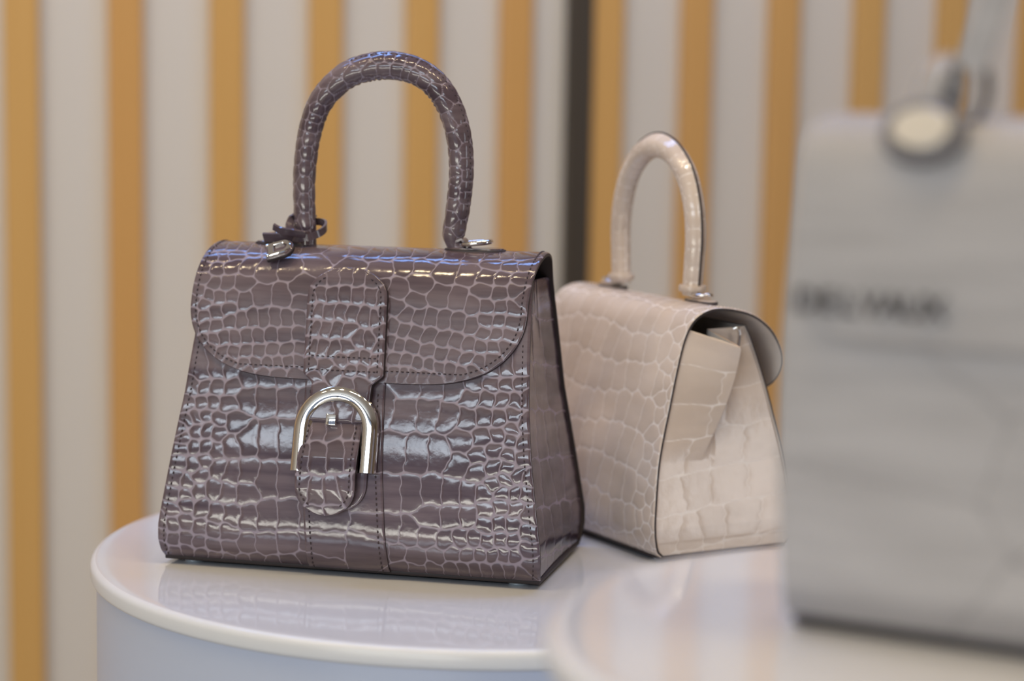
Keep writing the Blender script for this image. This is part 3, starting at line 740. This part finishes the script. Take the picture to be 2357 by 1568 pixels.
# ================================================================ leather charm tied round the handle
charm = empty('bag_charm', (-0.09624, 1.55893, T), math.radians(-13.322))
tag(charm, 'small grey leather charm with a chrome letter D tied round the dark handle', 'charm')
hx, hz = -.0556, .2370
def band(name, pts, wdt, th, up=(0, 0, 1), closed=False):
    return sweep(name, charm, spline(pts, 120) if not closed else pts, [(-th / 2, -wdt / 2), (th / 2, -wdt / 2), (th / 2, wdt / 2), (-th / 2, wdt / 2)], ['grey_hide'], up=up, closed=closed, sharp=30)
band('loop', [(hx + .0015 + .0128 * math.cos(a), .0122 * math.sin(a), hz - .0005 + .0052 * math.sin(a) + .0016 * math.cos(a)) for a in np.linspace(0, 2 * math.pi, 48, endpoint=False)], .0052, .0018, closed=True)
band('knot_loop', [(hx - .006, -.008, hz - .003), (hx - .0115, -.004, hz + .002), (hx - .0105, .003, hz + .0085), (hx - .004, .007, hz + .0105), (hx + .004, .008, hz + .007)], .0058, .0024, up=(.3, .8, .5))
band('strap_end', [(hx + .004, -.0135, hz - .003), (hx - .006, -.0150, hz - .0015), (hx - .014, -.0150, hz - .0004), (hx - .020, -.0145, hz + .0022)], .0055, .0017, up=(0, -.5, .9))
band('strap_end', [(hx - .004, -.010, hz - .005), (hx - .016, -.010, hz - .0058), (hx - .0295, -.0085, hz - .0062)], .0068, .0020, up=(0, -.45, .9))
def letter_D(w_, h_, inset=0.0, serif=True, n=40):
    pts = []
    x0, x1 = -w_ / 2 + inset, w_ / 2 - inset; y0, y1 = -h_ / 2 + inset, h_ / 2 - inset
    r = (y1 - y0) / 2; cxx = x1 - r
    arc = [(cxx + r * math.cos(a), r * math.sin(a)) for a in np.linspace(-math.pi / 2, math.pi / 2, n - 4)]
    return [(x0, y1), (x0, 0.0), (x0, y0), (x0 + (cxx - x0) * .5, y0)] + arc
# tag lies on the front of the ridge, tipped towards the viewer
tm = Matrix.Translation((-.0645, -.0285, .2226)) @ Matrix.Rotation(math.radians(12), 4, 'Y').inverted() @ Matrix.Rotation(math.radians(45), 4, 'X') @ Matrix.Rotation(math.radians(7), 4, 'Z')
tg_ = plate('tag', charm, letter_D(.0205, .0150), None, .0026, ['dark_edge'], tm, .0003)
plate('tag_leather', tg_, letter_D(.0200, .0146), None, .0006, ['grey_hide'], tm @ Matrix.Translation((0, 0, .0026)), .0002)
ol = letter_D(.0172, .0120)
dl = plate('letter', tg_, ol, [(x * .56 + .0006, y * .52) for x, y in ol], .0022, ['steel'], tm @ Matrix.Translation((.0002, 0, .0031)), .0005)
for sy in (-1, 1):
    box('serif', dl, (-.0102, sy * .0050 - .0010, .0031), (-.0080, sy * .0050 + .0010, .0052), 'steel', .0003, mat4=tm)

# ================================================================ the beige handbag
BS = .8172
beige = empty('handbag', (0.1048, 1.6709, T), math.radians(-60.885 + 180), BS)
tag(beige, 'beige crocodile leather handbag with black edges standing behind the dark grey bag', 'handbag', 'leather handbags')
bs = grid_seeds(-.142, .142, -.012, .40, .0215, .0305, 21, edge=.030, epx=.0125, eps=.0155)
bfp, bbf, bsm, bse, b_front, b_flap = handbag(beige, 'beige_hide', 'beige_hide', 'dark_edge', 'beige_lining', 'beige_thread', True, grid_seeds(-.142, .142, 0, .22, .024, .03, 8, edge=.03), bs,
    .0014, .0008, True, 31)
HB = [(-.0615, -.008, .2300), (-.0640, -.008, .2620), (-.0650, -.008, .2850), (-.0610, -.008, .3120), (-.0500, -.008, .3370), (-.0320, -.008, .3545), (-.0150, -.008, .3625), (0, -.008, .3645),
      (.0150, -.008, .3625), (.0320, -.008, .3545), (.0500, -.008, .3370), (.0610, -.008, .3120), (.0650, -.008, .2850), (.0640, -.008, .2620), (.0615, -.008, .2300)]
hb, Cb, outb, Rb_, edgeb = tube_hide('handle', beige, HB, [(0, .0090), (.3, .0098), (.5, .0108), (.7, .0098), (1, .0090)], 'beige_hide', 9, fin=.16, finw=.22, amp=.0002, res=.0012, nar=4, pr=.013)
sweep('edge_trim', hb, edgeb[::3], circ(.0011, 8), 'dark_edge', up=(0, 1, 0))
for sg in (-1, 1):
    handle_mount(beige, sg * .0610, sg, .2248, 'beige_hide', 'dark_edge', -.008)
    k = 40
    lathe('collar', beige, [(.0085, .2335), (.0118, .2335), (.0124, .2345), (.0124, .2385), (.0118, .2395), (.0085, .2395)], 'beige_hide', 32, (sg * .0617, -.008, 0))
# small steel hook on the side seen from the front
hk = spline([(-.121, -.020, .188), (-.1225, -.020, .200), (-.1215, -.018, .2055), (-.119, -.015, .2045)], 30)
sweep('hook', beige, hk, circ(.0015, 10), 'steel', up=(0, 1, 0))

# ================================================================ the blurred pale grey bag in the foreground
FGA = math.radians(-28.68)
fgb = empty('handbag', (0.119, 0.911, T + 0.118), FGA)
tag(fgb, 'pale grey leather bag, out of focus at the right edge of the picture', 'handbag', 'leather handbags')
PW, PH, PD = .215, .2185, .085
def rrect(x0, x1, y0, y1, r, n=6):
    P = []
    for cx_, cy_, a0 in ((x1 - r, y0 + r, -90), (x1 - r, y1 - r, 0), (x0 + r, y1 - r, 90), (x0 + r, y0 + r, 180)):
        P += [(cx_ + r * math.cos(math.radians(a0 + 90 * i / n)), cy_ + r * math.sin(math.radians(a0 + 90 * i / n))) for i in range(n + 1)]
    return P
box('base', fgb, (0.002, 0.003, 0.0), (PW - .002, PD, .006), 'dark_edge', .002)
pf = Profile([(0, .0055), (-.003, .02), (-.0045, .06), (-.004, .11), (-.001, .16), (.003, .200)], 1)
pseeds = [(PW / 2 + x, s_) for x, s_ in [(.05 * math.sin(k_ * 2.3), -.004 + .0185 * k_ + .002 * math.sin(k_ * 5)) for k_ in range(13)]]
sheet('front_panel', fgb, pf, np.arange(0, pf.L, .0012), lambda q: 0 * q + PW / 2 + .004 * np.sin(q / pf.L * math.pi), pseeds, .0003, ['pale_grey_hide', 'dark_edge', 'grey_lining'], .0012,
      cx=lambda q: 0 * q + PW / 2, gw=.0008, rowbias=0.5, L=.004)
pb = Profile([(PD, .0055), (PD + .002, .06), (PD, .16), (PD - .006, .198), (PD - .018, .2125), (.046, .2185), (.024, .2180), (.009, .2120), (.0005, .198), (-.0055, .165), (-.0085, .126)], -1)
def phw(q):
    e = pb.L - q
    return np.interp(e, [0, .003, .010, .022, .1, .12, .3], [.078, .092, .102, .1065, .1075, .1045, .1055])
pfl = sheet('flap_and_back', fgb, pb, np.r_[np.arange(0, pb.L, .002), pb.L], phw, None, 0, ['pale_grey_hide', 'dark_edge', 'grey_lining'], .002, cx=lambda q: 0 * q + PW / 2, thick=.003)
for sg, x in ((-1, .004), (1, PW - .004)):
    n_, m_ = 24, 14; zz = np.linspace(.006, .2, n_); tt_ = np.linspace(0, 1, m_)
    P = np.zeros((n_, m_, 3)); P[..., 2] = zz[:, None]; P[..., 1] = .002 + tt_[None] * (PD - .004); P[..., 0] = x - sg * .006 * np.sin(tt_ * math.pi)[None]
    shell('gusset', fgb, P, P[..., 1:], None, 0, ['pale_grey_hide', 'dark_edge', 'grey_lining'], flip=(sg > 0), thick=.002, stride=3)
# round mount, ring and strap of the shoulder handle
mx_, mz_ = .0525, .2175
bm4 = Matrix.Translation((mx_, .0035, mz_ - .006)) @ Matrix.Rotation(math.radians(62), 4, 'X')
mnt = plate('strap_mount', fgb, [(.0180 * math.cos(a), .0145 * math.sin(a)) for a in np.linspace(0, 2 * math.pi, 40, endpoint=False)], None, .0042, ['mount_grey'], bm4, .0012)
plate('mount_plate', mnt, [(.0130 * math.cos(a), .0098 * math.sin(a)) for a in np.linspace(0, 2 * math.pi, 32, endpoint=False)], None, .0022, ['brushed_steel'], bm4 @ Matrix.Translation((0, 0, .0042)), .0009)
rg = [(mx_ + .010 + .0095 * math.cos(a), .022 + .004 * math.sin(a), .2290 + .0145 * math.sin(a)) for a in np.linspace(0, 2 * math.pi, 40, endpoint=False)]
sweep('ring', fgb, rg, circ(.0021, 10), 'dark_letter', closed=True, up=(0, 1, 0))
kp = spline([(mx_ - .002, .010, .214), (mx_ - .002, .012, .226), (mx_ + .001, .018, .238), (mx_ + .004, .024, .236), (mx_ + .002, .026, .222)], 40)
sweep('keeper', fgb, kp, [(-.006, -.001), (.006, -.001), (.006, .001), (-.006, .001)], 'pale_grey_hide', up=(0, -1, .3))
st = spline([(mx_ + .012, .022, .238), (mx_ + .017, .022, .252), (mx_ + .027, .024, .285), (mx_ + .040, .028, .312), (.108, .032, .327), (.130, .032, .315), (.148, .026, .285), (.155, .022, .245), (.158, .022, .219)], 120)
sweep('strap', fgb, st, [(-.0062, -.0013), (.0062, -.0013), (.0062, .0013), (-.0062, .0013)], 'pale_grey_hide', up=(0, -1, .15), sharp=30)
# metal lettering on the flap
WORD = 'DELVAUX'
for i, ch in enumerate(WORD):
    cu = bpy.data.curves.new('letter', 'FONT'); cu.body = ch; cu.size = .0145; cu.extrude = .0011; cu.align_x = 'CENTER'
    ob = bpy.data.objects.new('letter_tmp', cu); COL.objects.link(ob)
    dg = bpy.context.evaluated_depsgraph_get(); me = bpy.data.meshes.new_from_object(ob.evaluated_get(dg))
    bpy.data.objects.remove(ob, do_unlink=True)
    zz = .1370
    y_ = float(np.interp(zz, pb.c[::-1, 1][:120], pb.c[::-1, 0][:120]))
    me.transform(Matrix.Translation((.0085 + i * .0092, y_ - .0022, zz)) @ Matrix.Rotation(math.radians(86), 4, 'X'))
    me.materials.clear()
    link('letter', me, 'dark_letter', pfl, smooth=False)
